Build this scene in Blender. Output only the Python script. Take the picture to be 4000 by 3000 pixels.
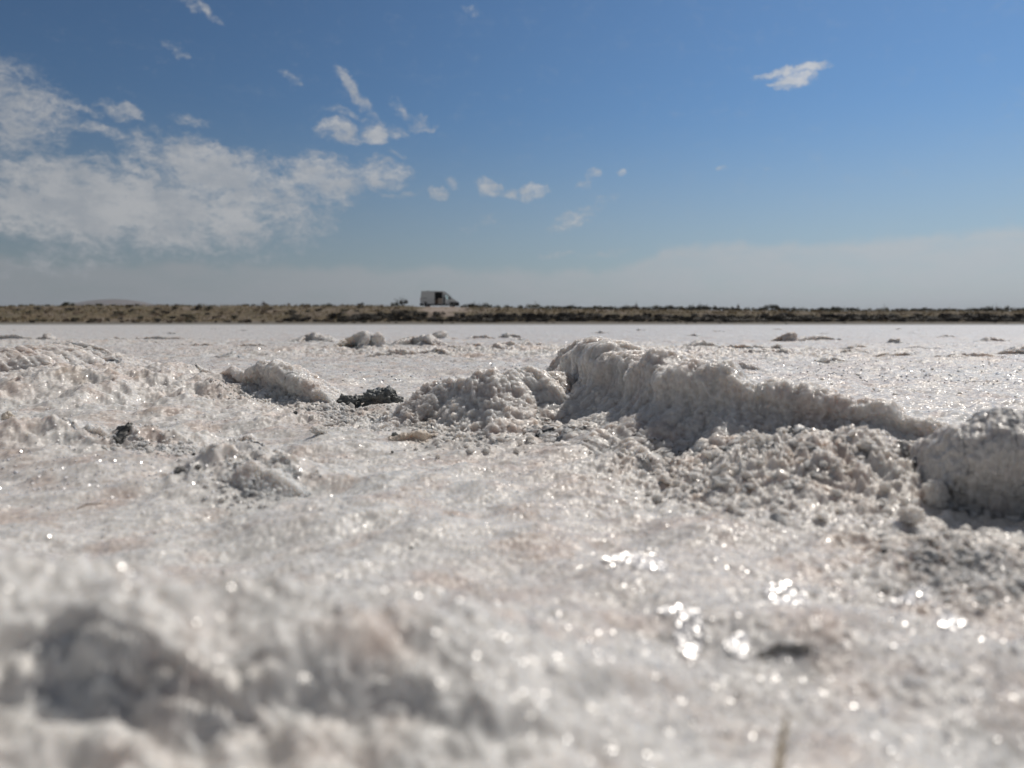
import bpy, math, random
import numpy as np
from mathutils import Vector, Matrix
from mathutils.geometry import tessellate_polygon
for o in list(bpy.data.objects): bpy.data.objects.remove(o)
SC = bpy.context.scene
COL = SC.collection
random.seed(7); RNG = np.random.default_rng(11)

# ------------------------------------------------------------------ camera
F = 3111.0                 # focal length in pixels of the 4000 x 3000 photograph
CAMH = 0.10                # the phone is held a hand's breadth above the crust
PITCH = math.atan(235.0 / F)
cam_d = bpy.data.cameras.new('camera'); cam = bpy.data.objects.new('camera', cam_d); COL.objects.link(cam)
cam_d.sensor_width = 36; cam_d.lens = 28.0
cam.location = (0, 0, CAMH); cam.rotation_euler = (math.pi/2 - PITCH, 0, 0)
cam_d.clip_start = 0.01; cam_d.clip_end = 20000
cam_d.dof.use_dof = True; cam_d.dof.focus_distance = 0.98; cam_d.dof.aperture_fstop = 8.9
SC.camera = cam

# ------------------------------------------------------------------ light
SUN_EL = math.radians(52); SUN_AZ = math.radians(42)      # azimuth measured from the view direction to the right
sdir = Vector((math.sin(SUN_AZ)*math.cos(SUN_EL), math.cos(SUN_AZ)*math.cos(SUN_EL), math.sin(SUN_EL)))
sl = bpy.data.lights.new('sun', 'SUN'); sl.energy = 4.4; sl.angle = math.radians(0.53); sl.color = (1, .925, .83)
so = bpy.data.objects.new('sun', sl); COL.objects.link(so); so.rotation_euler = (-sdir).to_track_quat('-Z', 'Y').to_euler()
so.location = (0, 0, 30)
SC.view_settings.view_transform = 'Standard'; SC.view_settings.look = 'None'
SC.view_settings.exposure = -0.63; SC.view_settings.gamma = 1
SC.cycles.use_denoising = True
SC.cycles.max_bounces = 8; SC.cycles.diffuse_bounces = 4; SC.cycles.glossy_bounces = 2; SC.cycles.volume_bounces = 0
SC.cycles.sample_clamp_direct = 12; SC.cycles.sample_clamp_indirect = 4
SKY_STRENGTH = 0.081

def raydir(u, v):
    c, s = math.cos(PITCH), math.sin(PITCH)
    a, b = (u-2000)/F, -(v-1500)/F
    return Vector((a, c + b*s, -s + b*c))
def gp(u, v, z=0.0):
    d = raydir(u, v); k = (z-CAMH)/d.z
    return Vector((d.x*k, d.y*k, z))

# ---------- node helper
class NT:
    def __init__(s, nt): s.nt = nt; s.n = nt.nodes; s.l = nt.links
    def node(s, t, **kw):
        n = s.n.new(t)
        for k, v in kw.items(): setattr(n, k, v)
        return n
    def inp(s, sock, v):
        if v is None: return
        if isinstance(v, (int, float)): sock.default_value = v
        elif isinstance(v, (tuple, list)):
            v = tuple(v)
            try: sock.default_value = v
            except Exception: sock.default_value = v[:3] if len(v) == 4 else v + (1,)
        else: s.l.new(v, sock)
    def math(s, op, a, b=None, c=None, clamp=False):
        n = s.node('ShaderNodeMath', operation=op, use_clamp=clamp)
        s.inp(n.inputs[0], a); s.inp(n.inputs[1], b)
        if c is not None: s.inp(n.inputs[2], c)
        return n.outputs[0]
    def vmath(s, op, a, b=None, sc=None):
        n = s.node('ShaderNodeVectorMath', operation=op)
        s.inp(n.inputs[0], a)
        if b is not None: s.inp(n.inputs[1], b)
        if sc is not None: s.inp(n.inputs['Scale'], sc)
        return n.outputs[0]
    def mix(s, f, a, b):
        n = s.node('ShaderNodeMix', data_type='RGBA'); n.clamp_factor = True
        s.inp(n.inputs[0], f); s.inp(n.inputs[6], a); s.inp(n.inputs[7], b); return n.outputs[2]
    def ramp(s, f, lo, hi, a=0.0, b=1.0):
        n = s.node('ShaderNodeMapRange', interpolation_type='SMOOTHSTEP')
        s.inp(n.inputs[0], f); s.inp(n.inputs[1], lo); s.inp(n.inputs[2], hi); s.inp(n.inputs[3], a); s.inp(n.inputs[4], b)
        return n.outputs[0]
    def noise(s, vec, scale, detail=4, rough=.55, out=0):
        n = s.node('ShaderNodeTexNoise'); s.inp(n.inputs['Vector'], vec); s.inp(n.inputs['Scale'], scale)
        n.inputs['Detail'].default_value = detail; n.inputs['Roughness'].default_value = rough
        return n.outputs[out]
    def voro(s, vec, scale, out='Color', feature='F1'):
        n = s.node('ShaderNodeTexVoronoi', feature=feature); s.inp(n.inputs['Vector'], vec); s.inp(n.inputs['Scale'], scale)
        return n.outputs[out]

# ------------------------------------------------------------------ sky with its clouds, laid out by direction
world = bpy.data.worlds.new('World'); SC.world = world; world.use_nodes = True
W = NT(world.node_tree); W.n.clear()
sky = W.node('ShaderNodeTexSky', sky_type='NISHITA'); sky.sun_disc = False
sky.sun_elevation = SUN_EL; sky.sun_rotation = SUN_AZ
sky.altitude = 900; sky.air_density = 1.0; sky.dust_density = 0.6; sky.ozone_density = 1.6
tc = W.node('ShaderNodeTexCoord').outputs['Generated']
sep = W.node('ShaderNodeSeparateXYZ'); W.l.new(tc, sep.inputs[0])
az = W.math('ARCTAN2', sep.outputs[0], sep.outputs[1]); el = W.math('ARCSINE', sep.outputs[2])
ae = W.node('ShaderNodeCombineXYZ'); W.l.new(az, ae.inputs[0]); W.l.new(el, ae.inputs[1]); ae = ae.outputs[0]
wn = W.noise(ae, 9, 5, .6, 1); wn2 = W.noise(ae, 34, 4, .6, 1)
warp = W.vmath('ADD', W.vmath('SCALE', W.vmath('SUBTRACT', wn, (.5, .5, .5)), sc=.055),
               W.vmath('SCALE', W.vmath('SUBTRACT', wn2, (.5, .5, .5)), sc=.03))
warp = W.vmath('MULTIPLY', warp, (1, .75, 0))
aew = W.vmath('ADD', ae, warp)
# (u, v, half width, half height, tilt, weight) : centre given as the direction it is seen in
CL = [(420,800,620,130,2,1.3),(800,655,230,95,12,1.25),(1060,770,230,120,8,1.0),(600,920,430,60,6,.55),(60,770,420,100,4,1.15),(480,990,430,50,-6,.55),(750,960,500,70,-4,.5),
      (1010,880,220,60,0,.6),(1280,700,120,80,10,1.0),(1470,690,110,60,-8,.95),(1320,770,90,50,0,.6),(60,400,170,110,20,1.0),(20,530,150,60,10,.75),(300,395,75,24,25,.8),(480,435,70,24,14,.8),
      (360,510,110,26,6,.75),(730,455,70,22,5,.7),(1380,355,95,26,52,1.0),(1330,520,75,38,12,1.1),(1465,515,60,34,-5,1.1),(1550,508,45,25,-20,.95),
      (1610,440,80,30,38,.7),(1400,460,120,18,12,.6),(1660,485,50,16,8,.75),(1550,612,34,12,15,.6),(1700,765,50,30,15,.9),(1760,720,30,18,30,.5),(1905,730,55,32,12,.95),(1990,752,40,22,8,.85),
      (2085,750,60,24,-5,.95),(2230,865,80,30,-18,.75),(2320,800,70,26,-25,.55),(2280,700,50,18,-30,.55),(2400,685,26,12,0,.7),(3110,325,65,32,-8,1.25),(3130,275,105,16,-2,1.1),(3000,300,70,14,-6,.95),
      (2960,305,60,8,0,.5),(3030,345,40,10,0,.9),(790,60,65,18,32,.75),(680,190,45,17,28,.6),(1130,290,45,14,30,.5),(1840,20,55,11,3,.55),(2830,664,24,11,0,.65),(2965,668,30,9,0,.4),
      (2300,993,200,12,-1,.55),(2620,988,110,9,-1,.5),(1860,890,70,30,-20,.4),(90,255,40,16,20,.45),(1530,775,90,14,0,.5),(3960,440,50,8,0,.4),(640,590,60,16,14,.5)]
tot = None
for (u, v, a, b, t, w) in CL:
    d = raydir(u, v).normalized(); ca, ce = math.atan2(d.x, d.y), math.asin(d.z)
    sh = F * (d.y if d.y > .1 else .1)
    sc_ = 1.0/F
    m = W.node('ShaderNodeMapping', vector_type='TEXTURE')
    W.l.new(aew, m.inputs['Vector'])
    m.inputs['Location'].default_value = (ca, ce, 0); m.inputs['Rotation'].default_value = (0, 0, -math.radians(t))
    m.inputs['Scale'].default_value = (a*sc_*1.12, b*sc_*1.12, 1)
    ln = W.node('ShaderNodeVectorMath', operation='DOT_PRODUCT'); W.l.new(m.outputs[0], ln.inputs[0]); W.l.new(m.outputs[0], ln.inputs[1])
    g = W.math('MULTIPLY', W.math('SUBTRACT', 1.0, W.math('MULTIPLY', ln.outputs['Value'], .62), clamp=True), w)
    tot = g if tot is None else W.math('SMOOTH_MAX', tot, g, .12)
n1 = W.noise(W.vmath('MULTIPLY', ae, (1, 1.5, 0)), 26, 9, .68)
n4 = W.noise(W.vmath('MULTIPLY', aew, (1, 1.9, 0)), 62, 7, .7)
n3 = W.noise(W.vmath('MULTIPLY', ae, (1, 2.2, 0)), 6, 6, .6)
dens = W.math('ADD', tot, W.math('MULTIPLY', W.math('SUBTRACT', n1, .5), 2.3))
dens = W.math('ADD', dens, W.math('MULTIPLY', W.math('SUBTRACT', n4, .5), 1.9))
dens = W.ramp(W.math('ADD', dens, W.math('MULTIPLY', W.math('SUBTRACT', n3, .5), .5)), .10, 1.25, 0, .84)
dens = W.math('MULTIPLY', dens, W.ramp(tot, .0, .3))
# low hazy cloud bank along the horizon: crest line varies with azimuth
az1 = W.node('ShaderNodeCombineXYZ'); W.l.new(az, az1.inputs[0])
crest = W.math('ADD', .073, W.math('MULTIPLY', W.math('SUBTRACT', W.noise(az1.outputs[0], 3.2, 3, .5), .5), .04))
crest = W.math('ADD', crest, W.math('MULTIPLY', W.ramp(az, .12, .2), .026))
wob = W.math('MULTIPLY', W.math('SUBTRACT', W.noise(ae, 26, 5, .6), .5), .03)
low = W.ramp(W.math('SUBTRACT', W.math('ADD', crest, wob), el), -.002, .014, 0, .8)
low = W.math('MULTIPLY', low, W.ramp(W.noise(W.vmath('MULTIPLY', ae, (1, 3.0, 0)), 11, 6, .65), .3, .62, .62, 1))
veil = W.ramp(el, .26, -.01, 0, .58)
bw = W.node('ShaderNodeRGBToBW')
skyc = sky.outputs[0]
skyc = W.vmath('MULTIPLY', skyc, (0.86, 1.0, 1.06))
deep = W.vmath('MULTIPLY', skyc, (0.80, .98, 1.12))
skyc = W.mix(W.ramp(el, .30, .03), deep, skyc)
# uneven blue: left half a little deeper
shade = W.ramp(W.math('MULTIPLY_ADD', az, 1.0, 0), -.65, .65, .78, 1.34)
skyc = W.vmath('SCALE', skyc, sc=shade)
CLR = W.mix(W.math('MULTIPLY', dens, W.ramp(W.noise(W.vmath('MULTIPLY', ae, (1, 1.8, 0)), 19, 6, .65), .34, .64, .25, 1.1)), (6.9, 7.4, 8.1, 1), (10.6, 10.6, 10.7, 1))
CLR = W.vmath('SCALE', CLR, sc=W.ramp(az, -.6, .65, .84, 1.2))
HZ = W.vmath('SCALE', W.mix(.5, (5.3, 6.0, 6.5, 1), (5.3, 6.0, 6.5, 1)), sc=W.ramp(az, -.6, .6, .70, 1.34))
LOWC = W.vmath('SCALE', W.mix(.5, (7.1, 7.6, 8.05, 1), (7.1, 7.6, 8.05, 1)), sc=W.ramp(az, -.6, .6, .72, 1.34))
skyc = W.mix(veil, skyc, HZ)
skyc = W.mix(low, skyc, LOWC)
skyc = W.mix(dens, skyc, CLR)
# broken grey cloud added out of view, overhead and behind, to neutralise blue ambient
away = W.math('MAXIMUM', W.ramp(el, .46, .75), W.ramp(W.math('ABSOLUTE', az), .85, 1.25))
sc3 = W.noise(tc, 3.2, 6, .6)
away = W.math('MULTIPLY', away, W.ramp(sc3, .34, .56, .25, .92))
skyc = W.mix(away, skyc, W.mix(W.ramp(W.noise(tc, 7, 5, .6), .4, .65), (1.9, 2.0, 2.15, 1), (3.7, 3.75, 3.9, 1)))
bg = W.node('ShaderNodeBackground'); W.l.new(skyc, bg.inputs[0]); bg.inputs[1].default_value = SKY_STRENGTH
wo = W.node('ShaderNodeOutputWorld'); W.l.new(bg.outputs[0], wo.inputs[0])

# ------------------------------------------------------------------ numpy noise
def _hash(ix, iy, iz, seed):
    h = (ix.astype(np.int64)*374761393 + iy.astype(np.int64)*668265263 + iz.astype(np.int64)*2147483647 + seed*1274126177) & 0xffffffff
    h = ((h ^ (h >> 13)) * 1274126177) & 0xffffffff
    h = ((h ^ (h >> 16)) * 2246822519) & 0xffffffff
    return (h ^ (h >> 13)) & 0xffffffff
_G = RNG.normal(size=(256, 3)); _G /= np.linalg.norm(_G, axis=1)[:, None]; _G = _G.astype(np.float32)
def perlin(P, seed=0):
    P = P.astype(np.float64); I = np.floor(P); f = (P - I).astype(np.float32); I = I.astype(np.int64)
    w = f*f*f*(f*(f*6-15)+10); r = 0
    for dx in (0, 1):
        wx = w[:, 0] if dx else 1-w[:, 0]
        for dy in (0, 1):
            wy = w[:, 1] if dy else 1-w[:, 1]
            for dz in (0, 1):
                wz = w[:, 2] if dz else 1-w[:, 2]
                g = _G[_hash(I[:, 0]+dx, I[:, 1]+dy, I[:, 2]+dz, seed) & 255]
                r = r + wx*wy*wz*(g[:, 0]*(f[:, 0]-dx)+g[:, 1]*(f[:, 1]-dy)+g[:, 2]*(f[:, 2]-dz))
    return r*1.5
def fbm(P, f, octv=4, gain=.5, seed=0, ridged=False):
    a, r = 1.0, 0
    for k in range(octv):
        n = perlin(P*f + 17.3*k, seed+k)
        if ridged: n = 0.5 - np.abs(n)*1.4
        r = r + a*n; a *= gain; f *= 2.03
    return r
def worley2(P, f, seed=0):
    Q = P[:, :2]*f; I = np.floor(Q).astype(np.int64); best = np.full(len(Q), 9., np.float32)
    z = np.zeros(len(Q), np.int64)
    for dx in (-1, 0, 1):
        for dy in (-1, 0, 1):
            h = _hash(I[:, 0]+dx, I[:, 1]+dy, z, seed)
            px = I[:, 0]+dx+(h & 1023)/1023.; py = I[:, 1]+dy+((h >> 10) & 1023)/1023.
            d = (Q[:, 0]-px)**2+(Q[:, 1]-py)**2
            best = np.minimum(best, d.astype(np.float32))
    return np.sqrt(best)
def worley3(P, f, seed=0):
    Q = P*f; I = np.floor(Q).astype(np.int64); best = np.full(len(Q), 9., np.float32)
    for dx in (-1, 0, 1):
        for dy in (-1, 0, 1):
            for dz in (-1, 0, 1):
                h = _hash(I[:, 0]+dx, I[:, 1]+dy, I[:, 2]+dz, seed)
                d = (Q[:, 0]-I[:, 0]-dx-(h & 1023)/1023.)**2+(Q[:, 1]-I[:, 1]-dy-((h >> 10) & 1023)/1023.)**2+(Q[:, 2]-I[:, 2]-dz-((h >> 20) & 1023)/1023.)**2
                best = np.minimum(best, d.astype(np.float32))
    return np.sqrt(best)
def sstep(x, a, b):
    t = np.clip((x-a)/(b-a), 0, 1); return t*t*(3-2*t)

# ------------------------------------------------------------------ mesh helpers
def grid_faces(nr, nc):
    i = np.arange(nr-1)[:, None]*nc + np.arange(nc-1)[None, :]
    return np.stack([i, i+1, i+nc+1, i+nc], -1).reshape(-1, 4)
def mesh_np(name, V, Fc, mat, smooth=True, parent=None):
    V = np.asarray(V, np.float32); Fc = np.asarray(Fc, np.int32); k = Fc.shape[1]
    me = bpy.data.meshes.new(name)
    me.vertices.add(len(V)); me.vertices.foreach_set('co', V.ravel())
    me.loops.add(Fc.size); me.loops.foreach_set('vertex_index', Fc.ravel())
    me.polygons.add(len(Fc)); me.polygons.foreach_set('loop_start', np.arange(0, Fc.size, k, dtype=np.int32))
    me.polygons.foreach_set('loop_total', np.full(len(Fc), k, np.int32))
    me.polygons.foreach_set('use_smooth', np.full(len(Fc), smooth, bool))
    me.update(calc_edges=True)
    if mat: me.materials.append(mat)
    o = bpy.data.objects.new(name, me); COL.objects.link(o)
    if parent: o.parent = parent
    return o
def tag(o, label=None, cat=None, group=None, kind=None):
    if label: o['label'] = label
    if cat: o['category'] = cat
    if group: o['group'] = group
    if kind: o['kind'] = kind
    return o

# ------------------------------------------------------------------ materials
def new_mat(name):
    m = bpy.data.materials.new(name); m.use_nodes = True; T = NT(m.node_tree); T.n.clear()
    b = T.node('ShaderNodeBsdfPrincipled'); o = T.node('ShaderNodeOutputMaterial'); T.l.new(b.outputs[0], o.inputs[0])
    return m, T, b
def salt_material(name, c0, c1, stain, stain_amt, rough=.38, facet=.52, sss=.5, dirt=0.0, coat=.75, rim=0, sscale=.009):
    m, T, b = new_mat(name)
    geo = T.node('ShaderNodeNewGeometry'); P = geo.outputs['Position']; N = geo.outputs['Normal']
    n_big = T.noise(P, 2.3, 4, .6); n_mid = T.noise(P, 23, 5, .6); n_fine = T.noise(P, 210, 3, .6)
    c = T.mix(T.ramp(n_big, .38, .66), c0, c1)
    c = T.mix(T.math('MULTIPLY', T.ramp(n_mid, .46, .70), stain_amt), c, stain)
    c = T.mix(T.math('MULTIPLY', T.ramp(T.noise(T.vmath('MULTIPLY', P, (1, .55, 1)), 5.5, 5, .62), .50, .68), .75*stain_amt), c, stain)
    c = T.mix(T.math('MULTIPLY', T.ramp(T.noise(P, 9, 5, .65), .60, .72), .55*stain_amt), c, (.50, .38, .27, 1))
    c = T.vmath('SCALE', c, sc=T.ramp(n_fine, .3, .72, .86, 1.07))
    if rim:      # damp grey edge of the lake towards the shore
        spy = T.node('ShaderNodeSeparateXYZ'); T.l.new(P, spy.inputs[0])
        c = T.mix(T.ramp(T.math('ADD', spy.outputs[1], T.math('MULTIPLY', T.math('SUBTRACT', T.noise(P, .25, 3, .5), .5), 30)), 48, 96, 0, .8), c, (.36, .36, .35, 1))
    if dirt:
        c = T.mix(T.ramp(T.noise(P, 160, 3, .7), .63, .68, 0, dirt), c, (.07, .075, .075, 1))
    T.l.new(c, b.inputs['Base Color'])
    v1 = T.voro(P, 900); v2 = T.voro(P, 330); v3 = T.voro(P, 90)
    p = T.vmath('SCALE', T.vmath('SUBTRACT', v1, (.5, .5, .5)), sc=facet*.75)
    p = T.vmath('ADD', p, T.vmath('SCALE', T.vmath('SUBTRACT', v2, (.5, .5, .5)), sc=facet))
    p = T.vmath('ADD', p, T.vmath('SCALE', T.vmath('SUBTRACT', v3, (.5, .5, .5)), sc=facet*.3))
    nn = T.vmath('NORMALIZE', T.vmath('ADD', N, p))
    T.l.new(nn, b.inputs['Coat Normal'])
    T.l.new(T.vmath('NORMALIZE', T.vmath('ADD', N, T.vmath('SCALE', p, sc=.32))), b.inputs['Normal'])
    # a share of the crystal faces is clean and mirror-like, the rest dull
    sp = T.node('ShaderNodeSeparateColor'); T.l.new(v2, sp.inputs[0])
    T.l.new(T.ramp(sp.outputs[0], .0, .8, .07, rough+.1), b.inputs['Coat Roughness'])
    b.inputs['Roughness'].default_value = .6; b.inputs['Coat Weight'].default_value = coat; b.inputs['Coat IOR'].default_value = 1.54
    b.inputs['IOR'].default_value = 1.4; b.inputs['Specular IOR Level'].default_value = .3
    if sss:
        b.inputs['Subsurface Weight'].default_value = sss
        b.inputs['Subsurface Radius'].default_value = (1.0, .85, .72); b.inputs['Subsurface Scale'].default_value = sscale
    return m
M_SALT = salt_material('salt_crust', (.72, .71, .685, 1), (.70, .66, .625, 1), (.60, .49, .425, 1), .75, rim=1)
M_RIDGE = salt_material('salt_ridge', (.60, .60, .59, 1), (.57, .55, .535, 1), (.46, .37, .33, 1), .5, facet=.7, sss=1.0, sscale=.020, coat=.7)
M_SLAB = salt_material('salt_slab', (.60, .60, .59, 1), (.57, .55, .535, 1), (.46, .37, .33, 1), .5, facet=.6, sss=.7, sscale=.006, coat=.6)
M_RUBBLE = salt_material('salt_rubble', (.67, .655, .63, 1), (.60, .58, .555, 1), (.44, .41, .38, 1), .35, facet=.5, sss=.7, dirt=.35, coat=.25, sscale=.012)
M_CRYST = salt_material('salt_crystal', (.86, .86, .87, 1), (.82, .80, .80, 1), (.7, .66, .62, 1), .2, rough=.1, facet=.03, sss=0, coat=1)
for n_ in M_CRYST.node_tree.nodes:
    if n_.type == 'BSDF_PRINCIPLED': n_.inputs['Specular IOR Level'].default_value = 1.0; n_.inputs['Roughness'].default_value = .25
M_TANSALT = salt_material('stained_salt', (.70, .64, .56, 1), (.66, .57, .48, 1), (.50, .38, .28, 1), .6, facet=.5, sss=.4)
M_CLOD = salt_material('salty_mud', (.075, .08, .078, 1), (.05, .053, .05, 1), (.30, .32, .32, 1), .75, facet=.9, sss=0, rough=.5)
M_GREYMUD = salt_material('grey_mud', (.20, .20, .195, 1), (.13, .13, .13, 1), (.42, .41, .40, 1), .8, facet=.5, sss=.2, rough=.5)
M_MUD = salt_material('dark_mud', (.03, .032, .032, 1), (.02, .022, .022, 1), (.09, .09, .09, 1), .5, facet=.7, sss=0, rough=.5)

def flat_mat(name, col, rough=.5, metal=0, nscale=0, namt=.15, coat=0):
    m, T, b = new_mat(name)
    if nscale:
        tcn = T.node('ShaderNodeTexCoord')
        c = T.vmath('SCALE', T.mix(0, (*col, 1), (*col, 1)), sc=T.ramp(T.noise(tcn.outputs['Object'], nscale, 4), .3, .7, 1-namt, 1+namt))
        T.l.new(c, b.inputs['Base Color'])
    else: b.inputs['Base Color'].default_value = (*col, 1)
    b.inputs['Roughness'].default_value = rough; b.inputs['Metallic'].default_value = metal
    b.inputs['Coat Weight'].default_value = coat
    return m

# ------------------------------------------------------------------ the salt flat
MOUNDS = []   # (x, y, sx, sy, rot, amp)
def mound(u, v, su, sd, amp, rot=0):
    p = gp(u, v); d = p.y; MOUNDS.append((p.x, d, su*d/F, sd, rot, amp))
mound(250, 1580, 420, .16, .034); mound(700, 1540, 330, .12, .016); mound(150, 1760, 260, .06, .010)
mound(950, 1870, 130, .020, .010); mound(1130, 1850, 90, .018, .005); mound(560, 1830, 200, .03, .004)
mound(1900, 1610, 330, .05, .010); mound(3180, 1900, 300, .05, .020, .1); mound(3500, 1850, 300, .06, .016)
mound(1500, 2100, 500, .05, .006); mound(2900, 2420, 500, .025, .006, -.5); mound(3600, 2650, 500, .02, .006, -.4)
mound(2000, 2620, 500, .03, .010); mound(400, 2100, 400, .05, -.004); mound(2650, 1900, 130, .03, -.006)
mound(1480, 1340, 260, .5, .014); mound(2100, 1350, 500, .5, .010); mound(3000, 1350, 700, .5, .010); mound(700, 1345, 500, .6, .010)
GRAV = [(gp(3000, 1930).x, gp(0, 1930).y, .09, .07, 1.0), (gp(3330, 1900).x, gp(0, 1900).y, .08, .08, 1.0), (gp(2560, 1840).x, .54, .05, .06, .8), (gp(1500, 1640).x, .80, .14, .05, .8), (gp(2050, 1700).x, .70, .10, .06, .7), (gp(3750, 2250).x, .31, .05, .05, .8), (gp(1050, 1600).x, .92, .12, .04, .8)]
NU = np.array([-1400,-600,0,500,1000,1500,2000,2500,2900,3300.]); NVv = np.array([2150,2190,2250,2285,2335,2430,2570,2770,2990,3200.]); NY = np.array([.165,.168,.17,.175,.18,.185,.187,.184,.178,.17])
NX = (NU-2000)/F*NY; NH = np.array([CAMH+raydir(u, v).z/raydir(u, v).y*y for u, v, y in zip(NU, NVv, NY)]).clip(0)
def near_ridge(x, y, Q):
    yc = np.interp(x, NX, NY); h = np.interp(x, NX, NH)
    t = y-yc+.010*perlin(Q*24, 301)+.0016*perlin(Q*70, 302)
    back = np.exp(-(np.clip(t, 0, None)/.050)**2)
    fade = np.interp(x, [NX[4]-.002, NX[5], NX[6]], [1, .55, .15]); fr = np.clip((-t-.019)/.013, 0, 1); front = 1-.06*np.clip(-t/.02, 0, 1)-.42*fade*(1+.25*perlin(Q*30, 311))*(fr*fr*(3-2*fr)); front = front*np.exp(-np.clip(-t-.04, 0, None)/.08)
    pr = np.where(t > 0, back, front)
    t = t+.0030*perlin(np.stack([x*60, pr*8, y*0+7], 1), 320)+.0024*perlin(np.stack([x*150, pr*22, y*0+3], 1), 321)+.0014*perlin(np.stack([x*330, pr*50, y*0+3], 1), 322)
    back = np.exp(-(np.clip(t, 0, None)/.050)**2); fr = np.clip((-t-.019)/.013, 0, 1)
    front = (1-.06*np.clip(-t/.02, 0, 1)-.42*fade*(fr*fr*(3-2*fr)))*np.exp(-np.clip(-t-.04, 0, None)/.08); pr = np.where(t > 0, back, front)
    lump_ = sstep(-t, .024, .032)*(h/.03).clip(0, 1)
    return lump_*(.007*(.5-worley2(Q+.003*perlin(Q*60, 306)[:, None], 62, 307))+.003*(.5-worley2(Q, 150, 308))) + h*pr*(1+.16*perlin(Q*17, 303)) + .0035*np.clip(pr, 0, .6)*fbm(Q, 90, 3, .55, 305)*(h/.03).clip(0, 1)
ICY = [(gp(330, 1600).x, .95, .30, .17), (gp(350, 1760).x, .63, .14, .05), (gp(950, 1880).x, .50, .06, .03), (gp(2700, 1390).x, 2.6, .8, .5), (gp(1500, 1385).x, 2.7, .9, .5), (gp(200, 1345).x, 3.8, 1.2, .8)]
def ground_z(P, lod=None):
    x, y = P[:, 0], P[:, 1]; R = np.hypot(x, y)
    if lod is None: lod = .0022*np.clip(R, .2, None)
    Q = np.stack([x, y, np.zeros_like(x)], 1)
    z = .006*fbm(Q, 1.1, 3, .5, 3)*np.clip(R/.8, .4, 1.6)
    wob = fbm(Q, 9, 3, .5, 40)
    z += .0052*fbm(Q, 9.5, 3, .55, 5)*(1-.4*sstep(R, 2, 9))
    for (mx, my, sx, sy, rot, a) in MOUNDS:
        c, s = math.cos(rot), math.sin(rot); dx, dy = x-mx, y-my
        t = ((dx*c+dy*s)/sx)**2 + ((-dx*s+dy*c)/sy)**2
        z += a*np.exp(-t*.5*(1+.5*wob))
    out = sstep(R, 1.2, 2.6)
    for (ix, iy, sx, sy) in ICY:
        m_ = np.exp(-((x-ix)/sx)**2-((y-iy)/sy)**2); z += m_*(.015*fbm(Q, 13, 3, .5, 55, True)+.0065*fbm(Q, 48, 3, .55, 57, True))
    diag = Q@np.array([[.8, -.6, 0], [.6, .8, 0], [0, 0, 1]])*np.array([1, 2.6, 1])
    z += .0065*fbm(diag, 11, 3, .55, 63)*(1-out)
    patch = sstep(fbm(Q, 6, 3, .5, 60), -.25, .45)           # rougher and smoother patches
    z += (.0020+.0045*out)*fbm(Q*np.array([.7, 1.2, 1]), 34, 2, .5, 9, True)*(.35+.65*patch)
    f1 = np.clip(1-lod/.012, 0, 1); w1 = worley2(Q+.002*wob[:, None], 105, 4); z += .0010*f1*patch*(.55-w1)
    f2 = np.clip(1-lod/.006, 0, 1); w2 = worley2(Q, 300, 8); z += .0005*f2*(.5-w2)*(.5+.5*patch)
    z += .0006*f2*perlin(Q*420, 12)+.0006*f1*perlin(Q*170, 13)
    # polygonal pressure lines further out
    nb = R < .45
    if nb.any(): z[nb] += near_ridge(x[nb], y[nb], Q[nb])
    for (gx, gy, sx, sy, am) in GRAV:
        m_ = np.exp(-((x-gx)/sx)**2-((y-gy)/sy)**2); k_ = m_ > .02
        if k_.any(): z[k_] += am*m_[k_]*(.0012*(.5-worley2(Q[k_]+.004*wob[k_][:, None], 95, 31))+.0058*fbm(Q[k_], 62, 4, .6, 34, True)+.0013*(.5-worley2(Q[k_], 210, 32))+.003*fbm(Q[k_], 60, 3, .6, 33))
    far = sstep(R, 2.0, 4.0)
    q2 = Q.copy(); q2[:, 0] += .35*fbm(Q, 1.3, 2, .5, 71); q2[:, 1] += .5*fbm(Q, 1.3, 2, .5, 72)
    rd = .5-np.abs(perlin(q2*np.array([.55, .42, 1]), 75))*3.2
    z += far*.020*np.clip(rd, 0, 1)**2*(.4+fbm(Q, 4, 3, .6, 80)).clip(0, 2)*(1-.7*sstep(R, 14, 40))
    z += sstep(R, 5, 12)*.010*fbm(Q, 2.6, 3, .6, 84, True)*(1-sstep(R, 50, 80))
    z -= .03*sstep(R, 60, 98)
    return z
def gz1(x, y): return float(ground_z(np.array([[x, y, 0.0]]))[0])

ang_in = np.linspace(-.64, .64, 1180); st = ang_in[1]-ang_in[0]
ext = .64 + np.cumsum(st*1.045**np.arange(1, 90)); ext = ext[ext < 1.35]
ang = np.concatenate([-ext[::-1], ang_in, ext])
rr = np.concatenate([np.exp(np.linspace(math.log(.09), math.log(7.0), 1500)), np.exp(np.linspace(math.log(7.0), math.log(125), 260))[1:]])
A, Rr = np.meshgrid(ang, rr)
V = np.stack([np.sin(A)*Rr, np.cos(A)*Rr, np.zeros_like(A)], -1).reshape(-1, 3)
V[:, 2] = ground_z(V)
flat = mesh_np('salt_flat', V, grid_faces(len(rr), len(ang)), M_SALT, True)
tag(flat, kind='structure')
del V, A, Rr
# the crust goes on behind and beside the camera
def sheet(name, x0, x1, y0, y1, nx, ny, zf, mat):
    X, Y = np.meshgrid(np.linspace(x0, x1, nx), np.linspace(y0, y1, ny)); V = np.stack([X, Y, 0*X], -1).reshape(-1, 3)
    V[:, 2] = zf(V); return mesh_np(name, V, grid_faces(ny, nx), mat)
tag(sheet('salt_flat_beyond', -700, 700, -300, 103, 280, 120, lambda V: -.045 + .006*fbm(V, .3, 3, .5, 2), M_SALT), kind='structure')

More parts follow.
